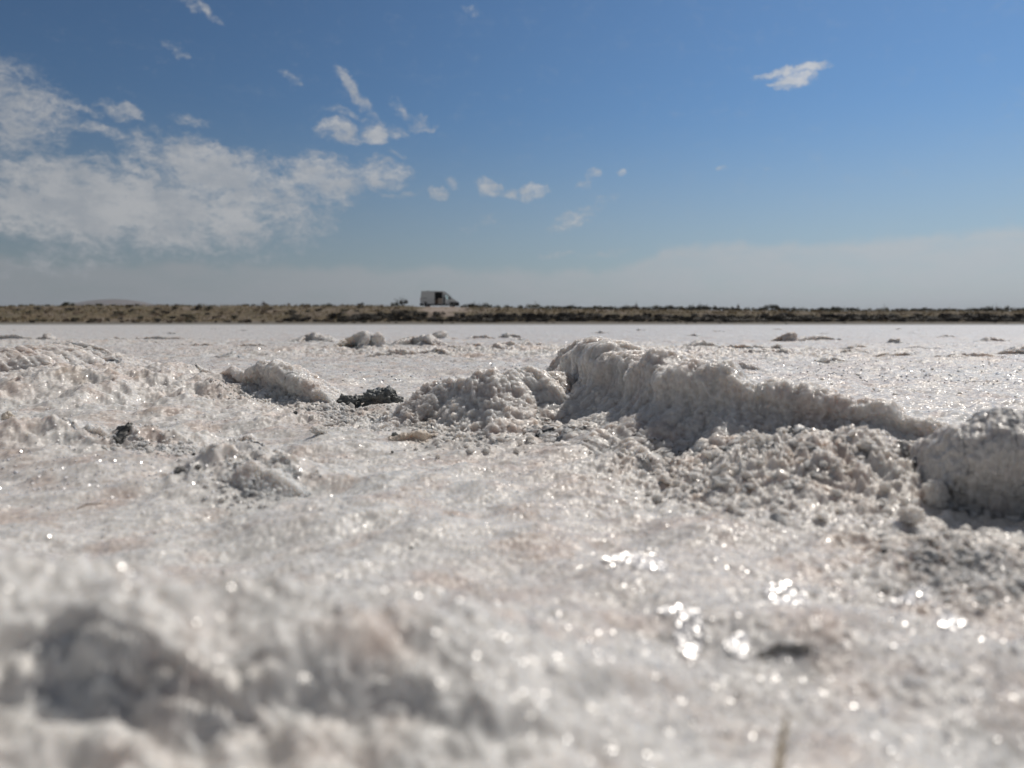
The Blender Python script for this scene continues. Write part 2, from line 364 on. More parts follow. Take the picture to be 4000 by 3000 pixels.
# ------------------------------------------------------------------ upthrust salt ridges
def catmull(pts, n):
    pts = np.asarray(pts, float); t = np.concatenate([[0], np.cumsum(np.linalg.norm(np.diff(pts[:, :2], axis=0), axis=1)+1e-9)])
    tt = np.linspace(0, t[-1], n); out = np.zeros((n, pts.shape[1]))
    m = np.gradient(pts, t, axis=0) if len(pts) > 2 else np.repeat(((pts[1]-pts[0])/(t[1]-t[0]))[None], 2, 0)
    for k in range(n):
        i = min(np.searchsorted(t, tt[k], 'right')-1, len(t)-2); h = t[i+1]-t[i]; s = (tt[k]-t[i])/h
        out[k] = (2*s**3-3*s*s+1)*pts[i]+(s**3-2*s*s+s)*h*m[i]+(-2*s**3+3*s*s)*pts[i+1]+(s**3-s*s)*h*m[i+1]
    return out
PROF = {  # cross sections: (distance behind the crest, height), both in units of the height
 'curl': [(3.2,-.18),(2.2,.05),(1.3,.42),(.7,.76),(.3,.95),(0,1.0),(-.22,.96),(-.36,.82),(-.34,.62),(-.22,.42),(-.2,.22),(-.36,.06),(-.7,-.03),(-1.1,-.2)],
 'slope': [(2.6,-.18),(1.8,.1),(1.0,.5),(.5,.82),(.2,.96),(0,1.0),(-.2,.97),(-.42,.84),(-.7,.62),(-1.0,.4),(-1.35,.2),(-1.8,.06),(-2.2,-.04),(-2.7,-.2)],
 'break': [(3.6,-.15),(2.6,.06),(1.7,.36),(.9,.72),(.35,.94),(0,1.0),(-.17,.95),(-.27,.82),(-.25,.66),(-.27,.52),(-.42,.36),(-.72,.19),(-1.1,.06),(-1.5,-.03),(-1.9,-.15)],
 'hook': [(3.2,-.18),(2.2,.10),(1.3,.48),(.7,.80),(.3,.96),(0,1.0),(-.28,.97),(-.50,.86),(-.58,.70),(-.52,.52),(-.36,.36),(-.2,.2),(-.14,.06),(-.25,-.06),(-.6,-.2)],
 'near': [(5.5,-.2),(4.0,.10),(2.7,.42),(1.6,.74),(.7,.94),(0,1.0),(-.24,.94),(-.36,.80),(-.32,.58),(-.16,.36),(-.06,.16),(-.15,.02),(-.5,-.06),(-.9,-.2)],
 'mound': [(3.6,-.2),(2.6,.02),(1.7,.36),(1.0,.72),(.5,.93),(0,1.0),(-.45,.95),(-.8,.82),(-.95,.6),(-.95,.38),(-1.05,.18),(-1.3,.04),(-1.7,-.05),(-2.2,-.2)],
}
RIDGES = []
def ridge(pts, prof='curl', ns=200, nt=110, label=None, mat=None, rough=1.0, seed=0, name='salt_ridge', wscale=1.0, grain=1.0, group=None, kind=None, jag=.10, leanamp=.9):
    """pts: (u, v of the front foot, v of the crest) with the world position worked out on the flat"""
    C = []; Hm = 0
    for (u, vb, vc) in pts:
        p = gp(u, vb, 0.0); Hm = max(Hm, CAMH-p.y*(vc-1265)/F)
    for (u, vb, vc) in pts:
        p = gp(u, vb, 0.0); dep = p.y
        for _ in range(3):
            d = raydir(u, vc); k = dep/d.y; zc = CAMH + d.z*k; H = max(zc - gz1(d.x*k, dep), .0005); dep = p.y + (.40 if prof == 'curl' else 1.0)*(.9*Hm+.1*H)*wscale
        C.append((d.x*k, dep, zc, H))
    S = catmull(C, ns)
    S[:, 3] = np.maximum(S[:, 3], .0004)
    s = np.linspace(0, 1, ns)
    T = np.gradient(S[:, :2], axis=0); T /= np.linalg.norm(T, axis=1)[:, None]
    # smooth the frame so that tight bends do not fold over
    for _ in range(6): T[1:-1] = (T[:-2]+2*T[1:-1]+T[2:])/4
    T /= np.linalg.norm(T, axis=1)[:, None]
    Nrm = np.stack([-T[:, 1], T[:, 0]], 1)                   # points to the back
    pr = catmull([(a, b) for a, b in PROF[prof]], nt)
    jp = np.stack([S[:, 0], S[:, 1], S[:, 0]*0+seed], 1)
    H = S[:, 3]*(1+jag*1.6*fbm(jp, 30/max(.4, S[:, 1].mean()), 3, .6, seed+3))
    lean = 1+leanamp*fbm(jp, 22/max(.4, S[:, 1].mean()), 2, .5, seed+9)
    endf = np.clip(np.minimum(s, 1-s)/.03, 0, 1)
    gb = ground_z(np.stack([S[:, 0], S[:, 1], S[:, 0]*0], 1))
    X = np.zeros((nt, ns, 3))
    for j, (a, b) in enumerate(pr):
        aa = a*wscale*np.where(a < 0, lean, 1)
        X[j, :, 0] = S[:, 0]+Nrm[:, 0]*aa*H; X[j, :, 1] = S[:, 1]+Nrm[:, 1]*aa*H
        g = gb
        X[j, :, 2] = g + b*H*endf - (1-endf)*.004
    P = X.reshape(-1, 3)
    # keep the foot on the real surface
    gl = ground_z(P); tt = np.clip(np.repeat(pr[:, 1], ns), 0, 1)
    P[:, 2] += (gl-np.tile(gb, nt))*(1-tt)
    Y = P.reshape(nt, ns, 3)
    n = np.cross(np.gradient(Y, axis=1).reshape(-1, 3), np.gradient(Y, axis=0).reshape(-1, 3))
    n /= np.linalg.norm(n, axis=1)[:, None]+1e-12
    if n[(nt//3)*ns+ns//2, 2] < 0: n = -n
    Hh = np.tile(H, nt); dm = S[:, 1].mean(); px = dm/F*4
    env = np.clip(Hh/.02, .25, 1.4)
    d = .16*Hh*fbm(P, .5/max(.008, H.max()), 3, .5, seed+20) + rough*.0030*env*fbm(P, 60, 3, .55, seed+31, True)
    if dm > 1.8: d += .12*Hh*fbm(P, .9/H.max(), 3, .6, seed+70, True)
    front = sstep(-np.repeat(pr[:, 0], ns), .05, .5)
    lowp = sstep(.75-tt, 0, .5)
    if dm < 2: 
        d += grain*.0019*(.12+front*lowp)*env*(.55-worley3(P+.004*fbm(P, 50, 2, .5, 3)[:, None], 150, seed+5)) + grain*.0012*(.4+front)*(.5-worley3(P, 400, seed+6)) + .0009*fbm(P, 260, 2, .6, seed+11, True)
    d += .0008*perlin(P*380, seed+7)
    d += px*.7*perlin(P*(.25/px), seed+8)
    P = P + n*d[:, None]
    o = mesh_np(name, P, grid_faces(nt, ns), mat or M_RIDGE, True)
    tag(o, label, 'salt ridge', group, kind)
    RIDGES.append((S, H)); return o

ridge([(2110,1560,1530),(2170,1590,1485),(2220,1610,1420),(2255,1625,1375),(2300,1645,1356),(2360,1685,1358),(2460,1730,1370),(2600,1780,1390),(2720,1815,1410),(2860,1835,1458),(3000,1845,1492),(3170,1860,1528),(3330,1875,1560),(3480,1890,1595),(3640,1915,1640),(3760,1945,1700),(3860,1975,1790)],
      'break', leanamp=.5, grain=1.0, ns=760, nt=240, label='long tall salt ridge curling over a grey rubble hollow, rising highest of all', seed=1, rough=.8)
ridge([(2105,1478,1472),(2140,1480,1440),(2190,1484,1372),(2240,1488,1330),(2300,1494,1322),(2370,1500,1345),(2430,1506,1400)], 'slope', ns=260, nt=110, wscale=.6, rough=1.2,
      label='pale salt flank rising behind the left end of the tall ridge', seed=17)
ridge([(1640,1640,1620),(1652,1650,1520),(1680,1665,1498),(1780,1680,1470),(1890,1690,1448),(1990,1690,1458),(2110,1670,1466),(2230,1650,1478),(2300,1640,1540)], 'slope', ns=420, nt=230, wscale=.8,
      label='blunt salt hump with a sheer left end, just right of the black mud clod', seed=2, grain=1.3)
ridge([(820,1545,1535),(850,1560,1470),(910,1562,1438),(1000,1570,1432),(1060,1578,1410),(1120,1585,1425),(1165,1590,1480),(1240,1602,1525),(1310,1612,1575),(1360,1620,1605)], ns=380, nt=190,
      label='low hollow-fronted salt ridge left of the black mud clod, white knob on top', seed=3)
ridge([(-200,1540,1400),(0,1530,1378),(110,1520,1368),(210,1500,1356),(300,1490,1356),(360,1490,1372),(400,1500,1420),(450,1510,1480)], 'mound', ns=340, nt=150, wscale=1.2, rough=1.5,
      label='broad frosty salt hump rising at the left edge of the picture', seed=4)
ridge([(330,1530,1500),(420,1540,1442),(520,1545,1430),(620,1550,1436),(740,1555,1452),(860,1560,1470),(900,1560,1520)], 'mound', ns=300, nt=130, rough=1.4,
      label='low rounded salt swell joining the left hump and the hollow-fronted ridge', seed=5)
ridge([(225,1765,1740),(260,1770,1700),(330,1775,1686),(400,1778,1680),(455,1778,1700),(490,1770,1740)], 'slope', ns=200, nt=110, wscale=1.0, rough=1.2,
      label='small lifted salt flap over the dark crack at the left', seed=6, name='salt_flap')
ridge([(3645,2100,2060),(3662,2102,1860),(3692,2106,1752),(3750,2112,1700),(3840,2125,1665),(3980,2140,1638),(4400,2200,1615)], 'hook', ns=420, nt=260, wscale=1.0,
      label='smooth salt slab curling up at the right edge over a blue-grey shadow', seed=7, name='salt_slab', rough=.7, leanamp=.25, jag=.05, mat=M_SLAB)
ridge([(900,1775,1768),(925,1768,1725),(955,1764,1700),(985,1766,1706),(1015,1774,1740),(1035,1785,1772)], 'mound', ns=110, nt=90, wscale=.6, label='knobbly little salt lump standing just above a pinkish mound', seed=9, name='salt_lump', mat=M_RIDGE)
ridge([(840,1935,1920),(890,1930,1865),(950,1925,1822),(1010,1922,1815),(1080,1930,1850),(1150,1938,1895),(1210,1945,1935)], 'slope', ns=200, nt=120, wscale=.9, label='pinkish low salt mound in the middle left, knobbly lump behind it', seed=10, name='salt_mound', rough=1.3, mat=M_RIDGE, leanamp=.4)
ridge([(1548,1735,1722),(1565,1732,1698),(1600,1730,1688),(1650,1728,1690),(1690,1722,1697),(1712,1722,1714)], ns=120, nt=70, label='small tan-bellied salt flake lying below the black mud clod', seed=12, name='salt_flake', mat=M_TANSALT)
ridge([(1738,1722,1716),(1780,1718,1700),(1830,1720,1697),(1880,1722,1703),(1930,1725,1718)], ns=120, nt=60, label='thin pale salt flake lying right of the tan-bellied one', seed=13, name='salt_flake')
ridge([(2370,1760,1745),(2400,1775,1715),(2450,1790,1722),(2510,1825,1745),(2560,1850,1790),(2600,1870,1850)], 'slope', ns=200, nt=90, wscale=.7, label='short cream salt crumb ridge at the foot of the tall ridge', seed=14, rough=1.6, name='salt_ridge')
far = [
 ([(1392,1372,1360),(1410,1372,1312),(1440,1370,1303),(1475,1370,1308),(1500,1368,1345),(1540,1364,1360)], 'curl', 'small hooked salt curl with a brown and black hollow, leftmost of the middle distance cluster'),
 ([(1535,1364,1356),(1570,1362,1330),(1610,1360,1318),(1660,1362,1312),(1700,1364,1345),(1720,1364,1360)], 'curl', 'peaked salt upthrust in the middle distance, right of the hooked curl'),
 ([(1415,1402,1396),(1490,1400,1376),(1560,1398,1367),(1600,1398,1372),(1650,1397,1370),(1710,1396,1362),(1755,1398,1378),(1780,1400,1396)], 'curl', 'long low sinuous salt lip in front of the hooked curl'),
 ([(1672,1330,1324),(1700,1330,1309),(1740,1327,1312),(1790,1326,1320)], 'curl', 'tiny far salt lip behind the peaked upthrust'),
 ([(1828,1384,1376),(1850,1384,1354),(1880,1385,1362),(1900,1386,1380)], 'curl', 'little dark-sided salt knob left of the tall ridge'),
 ([(1890,1372,1366),(1940,1372,1345),(2010,1372,1342),(2080,1368,1343),(2150,1366,1348),(2200,1364,1360)], 'curl', 'low shaded salt lip running behind the peak of the tall ridge'),
 ([(2640,1372,1364),(2700,1370,1345),(2760,1368,1340),(2800,1368,1350),(2840,1370,1364)], 'curl', 'low broken salt ridge right behind the tall ridge'),
 ([(2790,1376,1370),(2860,1374,1350),(2940,1376,1354),(3010,1378,1350),(3080,1380,1372)], 'curl', 'wavy far salt ridge, second from the tall ridge'),
 ([(2900,1392,1387),(2960,1390,1370),(3030,1390,1372),(3100,1394,1388)], 'mound', 'faint salt swell in front of the wavy far ridge'),
 ([(3052,1342,1336),(3080,1342,1314),(3110,1340,1320),(3160,1336,1316),(3220,1334,1315),(3270,1334,1328)], 'curl', 'far dark-ended salt ridge nearest the shore on the right'),
 ([(3240,1390,1384),(3300,1388,1366),(3370,1388,1370),(3420,1392,1386)], 'curl', 'low salt lip right of the wavy far ridge'),
 ([(3390,1404,1398),(3450,1402,1382),(3520,1402,1380),(3590,1404,1396)], 'curl', 'low grey salt lip, rightmost in the middle distance'),
 ([(3700,1412,1406),(3800,1408,1393),(3900,1410,1396),(3990,1412,1404)], 'mound', 'very low salt swell near the right edge'),
 ([(-40,1326,1318),(30,1326,1311),(90,1326,1314),(140,1326,1322)], 'curl', 'far salt lip at the left edge'),
 ([(100,1338,1332),(160,1338,1316),(210,1340,1322),(245,1340,1334)], 'curl', 'small far salt knob near the left edge'),
 ([(470,1334,1328),(560,1332,1319),(650,1332,1318),(740,1332,1322),(820,1334,1328)], 'curl', 'long far salt lip above the left swell'),
 ([(770,1362,1356),(800,1362,1340),(840,1362,1352)], 'curl', 'short far salt knob, left of two alike'),
 ([(900,1362,1357),(950,1360,1342),(1010,1360,1345),(1060,1362,1356)], 'curl', 'short low salt lip between the far knob and the sloping upthrust'),
 ([(1080,1356,1350),(1140,1354,1335),(1200,1350,1310),(1250,1350,1306),(1300,1352,1330),(1350,1356,1350)], 'mound', 'sloping white salt upthrust left of the hooked curl'),
 ([(2860,1445,1436),(2890,1445,1426),(2930,1445,1425),(2970,1446,1440)], 'mound', 'small glistening salt lump just behind the tall ridge'),
]
for k, (p, pf, lb) in enumerate(far):
    ridge(p, pf, ns=150, nt=60, label=lb, seed=30+k, grain=0, jag=.30, leanamp=1.3, rough=1.0, wscale=1.15)

rr_ = random.Random(21)
for k in range(46):
    vb = 1288+rr_.random()**1.6*150; uu = rr_.uniform(-60, 4050); dd_ = 311/(vb-1265); L = rr_.uniform(.12, .5)/dd_*F*.5; hh = rr_.uniform(.010, .026)*F/dd_
    if 1350 < uu+L/2 < 1800 or (2150 < uu+L and uu < 3100 and vb > 1330): continue
    n_ = 6; pp = []
    for q in range(n_):
        f_ = q/(n_-1); pp.append((uu+L*f_, vb+rr_.uniform(-.03, .03)*(vb-1265), vb-hh*(math.sin(math.pi*(.06+.88*f_)))*rr_.uniform(.6, 1.2)))
    ridge(pp, rr_.choice(('curl', 'curl', 'break')), ns=90, nt=36, label='small low salt lip out on the flat, one of many alike', seed=200+k, grain=0, jag=.25, name='salt_lip', group='small salt lips strewn over the far flat')

# ------------------------------------------------------------------ lumps, clods and rubble
def icos(sub):
    import bmesh
    bm = bmesh.new(); bmesh.ops.create_icosphere(bm, subdivisions=sub, radius=1)
    bm.verts.ensure_lookup_table(); v = np.array([q.co[:] for q in bm.verts]); f = np.array([[w.index for w in q.verts] for q in bm.faces]); bm.free(); return v, f
I5, I1, I2 = icos(6), icos(1), icos(2)
def lump(name, u, v, w_px, h_px, mat, label, seed, cat='salt lump', depth=1.0, cell=None, amp=.25, group=None, lift=.42):
    p = gp(u, v); d = p.y + .3*w_px/F*p.y
    rx = w_px*d/F/2; rz = h_px*d/F/2; x = (u-2000)/F*d
    V = I5[0].copy(); r = 1+.28*fbm(V, 1.3, 3, .55, seed)
    V = V*r[:, None]*np.array([rx, rx*depth, rz])
    n = I5[0]
    c = cell or 6/rx*.35
    V = V + n*(amp*rx*(.5-worley3(V, c, seed+1))[:, None]) + n*(amp*.45*rx*(.5-worley3(V, c*2.6, seed+2))[:, None])
    V += np.array([x, d, gz1(x, d)+rz*lift*1.6])
    return tag(mesh_np(name, V, I5[1], mat), label, cat, group)
lump('mud_clod', 1490, 1604, 150, 92, M_CLOD, 'black crumbly salt-speckled mud clod standing between two salt ridges', 3, 'clod', .8, amp=.42)
lump('mud_clod', 1362, 1600, 110, 56, M_CLOD, 'lower grey-black crumb of mud joined to the left of the big black clod', 8, 'clod', .8, amp=.45)
lump('mud_clod', 1632, 1622, 46, 62, M_RUBBLE, 'grey upright salt crumb at the left foot of the blunt hump', 9, 'clod', .7)
lump('salt_lump', 1242, 1722, 56, 34, M_RUBBLE, 'grey speckled salt lump lying alone below the black mud clod', 10, amp=.4)
lump('salt_lump', 1538, 1722, 26, 24, M_CLOD, 'dark grain stuck to the left tip of the tan-bellied flake', 11)
lump('salt_lump', 1450, 1655, 26, 22, M_CLOD, 'little brown-grey crumb just under the black mud clod', 12)
lump('salt_lump', 690, 1895, 46, 30, M_GREYMUD, 'dark speckled salt crumb left of the pinkish mound', 14, amp=.4)
lump('salt_lump', 760, 1895, 22, 20, M_GREYMUD, 'small grey crumb right beside the dark speckled one', 15)
lump('salt_lump', 180, 1875, 60, 44, M_TANSALT, 'yellowish salt lump at the left, below the lifted flap', 16)
lump('salt_lump', 20, 1700, 46, 50, M_TANSALT, 'brownish salt crumb at the very left edge', 17)
lump('salt_lump', 3395, 1935, 70, 46, M_RUBBLE, 'pale rounded salt lump on the rubble left of the right slab', 18, amp=.35)
lump('salt_lump', 3580, 2110, 90, 70, M_RUBBLE, 'cream salt lump at the left foot of the right slab', 19, amp=.35)
lump('salt_lump', 3680, 2010, 90, 110, M_RUBBLE, 'tall cream salt lump leaning on the left end of the right slab', 20, amp=.35)
lump('salt_lump', 2960, 1860, 110, 80, M_RUBBLE, 'boulder-like salt lump in the middle of the rubble hollow', 21, amp=.35)
lump('salt_lump', 3170, 1790, 110, 60, M_RUBBLE, 'rounded salt lump high in the rubble hollow', 22, amp=.35)
# pebbles and black mud specks
for k, (u, v, w, lb) in enumerate([(1903,1716,14,'tiny black speck right of the pale flake'),(3482,2215,26,'black pebble left of the blue-grey slab shadow'),(1150,1646,16,'tiny dark speck below the hollow-fronted ridge'),
        (700,1795,14,'tiny black speck under the dark crack'),(745,1800,14,'dark grain right beside the speck under the crack'),(580,2055,12,'tiny dark grain in the lower left'),(1528,1770,10,'tiny dark grain in the middle of the flat'),(1600,2195,14,'faint dark grain on the blurred flat'),
        (2518,1812,14,'small black speck in the pit of the rubble hollow'),(2080,2745,18,'blurred brown grain near the bottom')]):
    lump('mud_speck', u, v, w, w*.8, M_MUD, lb, 50+k, 'mud speck', amp=.3)
# dark wet cracks where the crust has torn
def crack(pts, wd, label, seed):
    C = np.array([[*gp(u, v)[:2], w*wd] for u, v, w in pts]); S = catmull(C, 90)
    nt = 9; X = np.zeros((nt, 90, 3)); T = np.gradient(S[:, :2], axis=0); T /= np.linalg.norm(T, axis=1)[:, None]
    for j in range(nt):
        a = (j/(nt-1)-.5)*2; w = np.abs(S[:, 2])*(1+.9*fbm(np.stack([S[:, 0], S[:, 1], S[:, 0]*0+j*.01], 1), 140, 3, .6, seed))
        X[j, :, 0] = S[:, 0]-T[:, 1]*a*w; X[j, :, 1] = S[:, 1]+T[:, 0]*a*w
        X[j, :, 2] = ground_z(X[j]) + (.0032 if seed == 6 else .0042)*(1-a*a)**.5 - .001
    P = X.reshape(-1, 3); P[:, 2] += .0012*perlin(P*330, seed)
    return tag(mesh_np('mud_streak', P, grid_faces(nt, 90), M_GREYMUD if seed == 6 else M_MUD), label, 'mud streak')
crack([(455,1775,.3),(490,1760,1),(500,1735,1.2),(530,1722,1.5),(590,1716,1.2),(640,1720,.7),(665,1722,.2)], .0075, 'black mud showing in the torn crust right of the lifted flap', 5)
crack([(2960,2650,.2),(3010,2645,.6),(3080,2640,.7),(3160,2630,.3)], .0020, 'blurred grey streak of mud at the lower right', 6)

# rubble: thousands of granules, uncountable
surf = []
def scatter(n, sampler, smin, smax, base, squash=.8, power=2.2):
    V0, F0 = base; out = []; fo = []; k = 0
    for i in range(n):
        x, y = sampler(); s = smin+(smax-smin)*random.random()**power
        surf.append((x, y, s))
        out.append((x, y, s))
    A = np.array(out); m = len(A); zz = ground_z(np.stack([A[:, 0], A[:, 1], A[:, 0]*0], 1))
    nz = len(V0)
    rot = RNG.normal(size=(m, 4)); rot /= np.linalg.norm(rot, axis=1)[:, None]
    q = rot; R = np.empty((m, 3, 3)); w, a, b, c = q.T
    R[:, 0] = np.stack([1-2*(b*b+c*c), 2*(a*b-c*w), 2*(a*c+b*w)], 1); R[:, 1] = np.stack([2*(a*b+c*w), 1-2*(a*a+c*c), 2*(b*c-a*w)], 1); R[:, 2] = np.stack([2*(a*c-b*w), 2*(b*c+a*w), 1-2*(a*a+b*b)], 1)
    sc = RNG.uniform(.65, 1.15, (m, 3))
    VV = V0[None]*sc[:, None, :]*(1+.24*RNG.normal(size=(m, nz, 1)))
    VV = np.einsum('mij,mkj->mki', R, VV)*A[:, 2][:, None, None]*np.array([1, 1, squash])
    VV += np.stack([A[:, 0], A[:, 1], zz+A[:, 2]*.22], 1)[:, None, :]
    FF = F0[None]+(np.arange(m)*nz)[:, None, None]
    return VV.reshape(-1, 3), FF.reshape(-1, F0.shape[1])
def poly_sampler(pts, spread_u, spread_v):
    P = [np.array(p, float) for p in pts]
    def f():
        i = random.randrange(len(P)-1); t = random.random(); p = P[i]*(1-t)+P[i+1]*t
        q = gp(p[0]+random.gauss(0, spread_u), min(3050, max(1300, p[1]+random.gauss(0, spread_v)))); return q.x, q.y
    return f
def area_sampler(u0, u1, v0, v1):
    def f():
        q = gp(random.uniform(u0, u1), random.uniform(v0, v1)); return q.x, q.y
    return f
parts = [
 scatter(1100, poly_sampler([(2330,1700),(2480,1790),(2640,1880),(2800,1960)], 60, 35), .0004, .0030, I1, .8, 4),
 scatter(1300, poly_sampler([(2700,1850),(2900,1920),(3100,1930),(3300,1900),(3500,1920)], 130, 85), .0004, .0042, I1, .8, 5),
 scatter(45, poly_sampler([(2700,1850),(2900,1900),(3100,1900),(3300,1870),(3500,1900)], 110, 60), .0025, .0065, I2, .8, 2),
 scatter(1500, poly_sampler([(870,1575),(1000,1585),(1150,1595),(1300,1630),(1380,1640)], 30, 14), .0006, .0038, I1, .9, 3.5),
 scatter(2200, poly_sampler([(1300,1630),(1450,1625),(1600,1650),(1700,1690),(1900,1710),(2150,1700)], 45, 28), .0006, .0040, I1, .9, 3.5),
 scatter(900, poly_sampler([(2200,1560),(2280,1640),(2350,1700)], 35, 25), .0005, .003, I1, .9, 3),
 scatter(700, poly_sampler([(500,1770),(700,1790)], 80, 18), .0005, .0028, I1, .8, 3),
 scatter(700, poly_sampler([(880,1800),(1100,1880),(900,1940)], 80, 30), .0004, .0024, I1, .8, 3),
 scatter(900, poly_sampler([(3560,2200),(3750,2230),(4000,2280)], 80, 50), .0004, .0028, I1, .8, 3),
 scatter(2600, area_sampler(-200, 4200, 1420, 2900), .0003, .0010, I1, .7, 3),
 scatter(1500, area_sampler(-200, 4200, 1340, 1560), .0010, .0045, I1, .6, 4),
]
off = 0; VS, FS = [], []
for v, f in parts: VS.append(v); FS.append(f+off); off += len(v)
tag(mesh_np('salt_rubble', np.concatenate(VS), np.concatenate(FS), M_RUBBLE, False), kind='stuff', label='loose white and grey salt granules strewn along the feet of the ridges', cat='salt rubble')

# clean crystal faces that catch the sun: little cubes like halite, bedded in the crust
half = (sdir + Vector((0, -1, .12)).normalized()).normalized()
cube = np.array([[x, y, z] for x in (-1, 1) for y in (-1, 1) for z in (-1, 1)], float)
cubef = np.array([[0,1,3,2],[4,6,7,5],[0,4,5,1],[2,3,7,6],[0,2,6,4],[1,5,7,3]])
def crystals(n, sampler, smin, smax, tilt, seed):
    r = random.Random(seed); VV, FF = [], []; pts = [sampler() for _ in range(n)]
    zz = ground_z(np.array([[x, y, 0] for x, y in pts]))
    for k, (x, y) in enumerate(pts):
        s = r.uniform(smin, smax)
        hv = (sdir + (Vector((0, 0, CAMH))-Vector((x, y, zz[k]))).normalized()).normalized() if tilt is not None else Vector((0, 0, 1))
        t = tilt if tilt is not None else .6
        n_ = (hv + Vector((r.gauss(0, t), r.gauss(0, t), r.gauss(0, t)))).normalized()
        q = n_.to_track_quat('Z', 'Y').to_matrix() @ Matrix.Rotation(r.uniform(0, 6.28), 3, 'Z')
        M = np.array(q)*s; M = M*np.array([1, r.uniform(.6, 1.3), r.uniform(.35, .8)])
        VV.append(cube@M.T+np.array([x, y, zz[k]+s*.35])); FF.append(cubef+8*k)
    return np.concatenate(VV), np.concatenate(FF)
def disc(u, v, ru, rv):
    def f():
        a, r = random.uniform(0, 6.28), math.sqrt(random.random()); q = gp(u+ru*r*math.cos(a), v+rv*r*math.sin(a)); return q.x, q.y
    return f
cp = [crystals(230, disc(2430,2240,75,60), .0004, .0010, .10, 1), crystals(150, disc(2530,2290,70,40), .0004, .0010, .12, 2), crystals(200, disc(3070,2340,90,55), .0002, .0010, .12, 3),
      crystals(120, disc(2610,2490,45,25), .0004, .0008, .13, 4), crystals(200, disc(2690,2560,50,60), .0004, .0008, .13, 5), crystals(120, disc(3560,2340,80,50), .0002, .0010, .15, 6),
      crystals(180, disc(3720,2430,50,40), .0002, .0010, .15, 7), crystals(150, disc(2880,2615,40,25), .0002, .0010, .1, 8),
      crystals(1100, area_sampler(-200, 1000, 1420, 1950), .0003, .0008, .28, 19),
      crystals(3000, area_sampler(-200, 4200, 1400, 2990), .0002, .0006, .35, 9), crystals(3000, area_sampler(-200, 4200, 1320, 1500), .0006, .0020, .5, 10)]
off = 0; VS, FS = [], []
for v, f in cp: VS.append(v); FS.append(f+off); off += len(v)
tag(mesh_np('salt_crystals', np.concatenate(VS), np.concatenate(FS), M_CRYST, False), kind='stuff', label='tiny clear salt crystals glinting in the sun all over the crust', cat='salt crystals')

# dry stalk near the bottom right
def tube(name, pts, rad, mat, parent=None, seg=8):
    V, Fc = [], []; pts = [Vector(p) for p in pts]
    for i, p in enumerate(pts):
        t = (pts[min(i+1, len(pts)-1)]-pts[max(i-1, 0)]).normalized(); a = t.orthogonal().normalized(); b = t.cross(a)
        r = rad[i] if isinstance(rad, (list, tuple)) else rad
        for k in range(seg): V.append(p+a*r*math.cos(k*2*math.pi/seg)+b*r*math.sin(k*2*math.pi/seg))
    for i in range(len(pts)-1):
        for k in range(seg): Fc.append((i*seg+k, i*seg+(k+1) % seg, (i+1)*seg+(k+1) % seg, (i+1)*seg+k))
    me = bpy.data.meshes.new(name); me.from_pydata([tuple(v) for v in V], [], Fc); me.polygons.foreach_set('use_smooth', [True]*len(Fc)); me.materials.append(mat)
    o = bpy.data.objects.new(name, me); COL.objects.link(o); o.parent = parent; return o
M_STRAW = flat_mat('dry_straw', (.80, .64, .42), .7, nscale=300)
ya = .158; p0 = raydir(3035, 3060)*ya; p1 = raydir(3048, 2930)*ya; p2 = raydir(3075, 2800)*(ya+.002)
pts_ = [(p.x, p.y, CAMH+p.z) for p in (p0, p1, p2)]; zg0 = gz1(pts_[0][0], pts_[0][1])
tag(tube('dry_stalk', [(pts_[0][0]-.001, pts_[0][1]-.001, zg0-.001)]+pts_, [.0006, .0008, .0009, .0004], M_STRAW),
    'short straw-coloured dry stalk poking up at the bottom right', 'dry stalk')
for k, (u0, v0, u1, v1, lb) in enumerate([(300,1990,400,1975,'thin brown dead twig lying on the crust at the lower left'),(380,2400,420,2520,'blurred tan stalk stuck in the nearest ridge')]):
    if k == 0:
        a, b_ = gp(u0, v0), gp(u1, v1)
        tag(tube('twig', [(a.x, a.y, gz1(a.x, a.y)+.002), ((a.x+b_.x)/2, (a.y+b_.y)/2-.003, gz1(a.x, a.y)+.004), (b_.x, b_.y, gz1(b_.x, b_.y)+.003)], .0004, flat_mat('twig_bark', (.22, .15, .1), .8)), lb, 'twig')

# ------------------------------------------------------------------ shore, bank, plain
def top_z(x): return np.interp(x, [-250, -80, -60, -30, -12, 10, 40, 80, 250], [2.7, 2.72, 2.82, 2.82, 2.74, 2.36, 2.10, 2.02, 1.95])
def shore_y(x): return 100 + 1.2*np.sin(x*.045)+.6*np.sin(x*.13+1)
def bank_z(P):
    x, y = P[:, 0], P[:, 1]; Q = np.stack([x, y, 0*x], 1)
    s = y-shore_y(x) + 1.0*fbm(Q, .12, 3, .5, 91)
    T = top_z(x)
    z = -.06 + .05*sstep(s, -2, 1) + .42*np.clip(s/7, 0, 1)
    steep = sstep(x, -40, -20)
    z1 = .40 + (T-.5)*sstep(s, 7, 20)
    z2 = .40 + (T-.5)*(.62*sstep(s, 6.0, 10.5)+.38*sstep(s, 10, 20))
    zz = np.where(s > 6.5, (z1*(1-steep)+z2*steep), z)
    zz = np.where((s > 5) & (s <= 6.5), np.maximum(z, zz), zz)
    zz = zz + .12*sstep(s, 5, 10)*fbm(Q, .35, 4, .55, 95) + .015*fbm(Q, 2, 3, .5, 96)*sstep(s, 0, 3)
    return zz
m, T, b = new_mat('bank_soil'); P_ = T.node('ShaderNodeNewGeometry').outputs['Position']
sp = T.node('ShaderNodeSeparateXYZ'); T.l.new(P_, sp.inputs[0])
n1 = T.noise(P_, .45, 5, .62); n2 = T.noise(P_, 2.6, 4, .6); n0 = T.noise(P_, .13, 3, .5)
c = T.mix(T.ramp(n1, .4, .62), (.20, .158, .10, 1), (.145, .125, .072, 1))
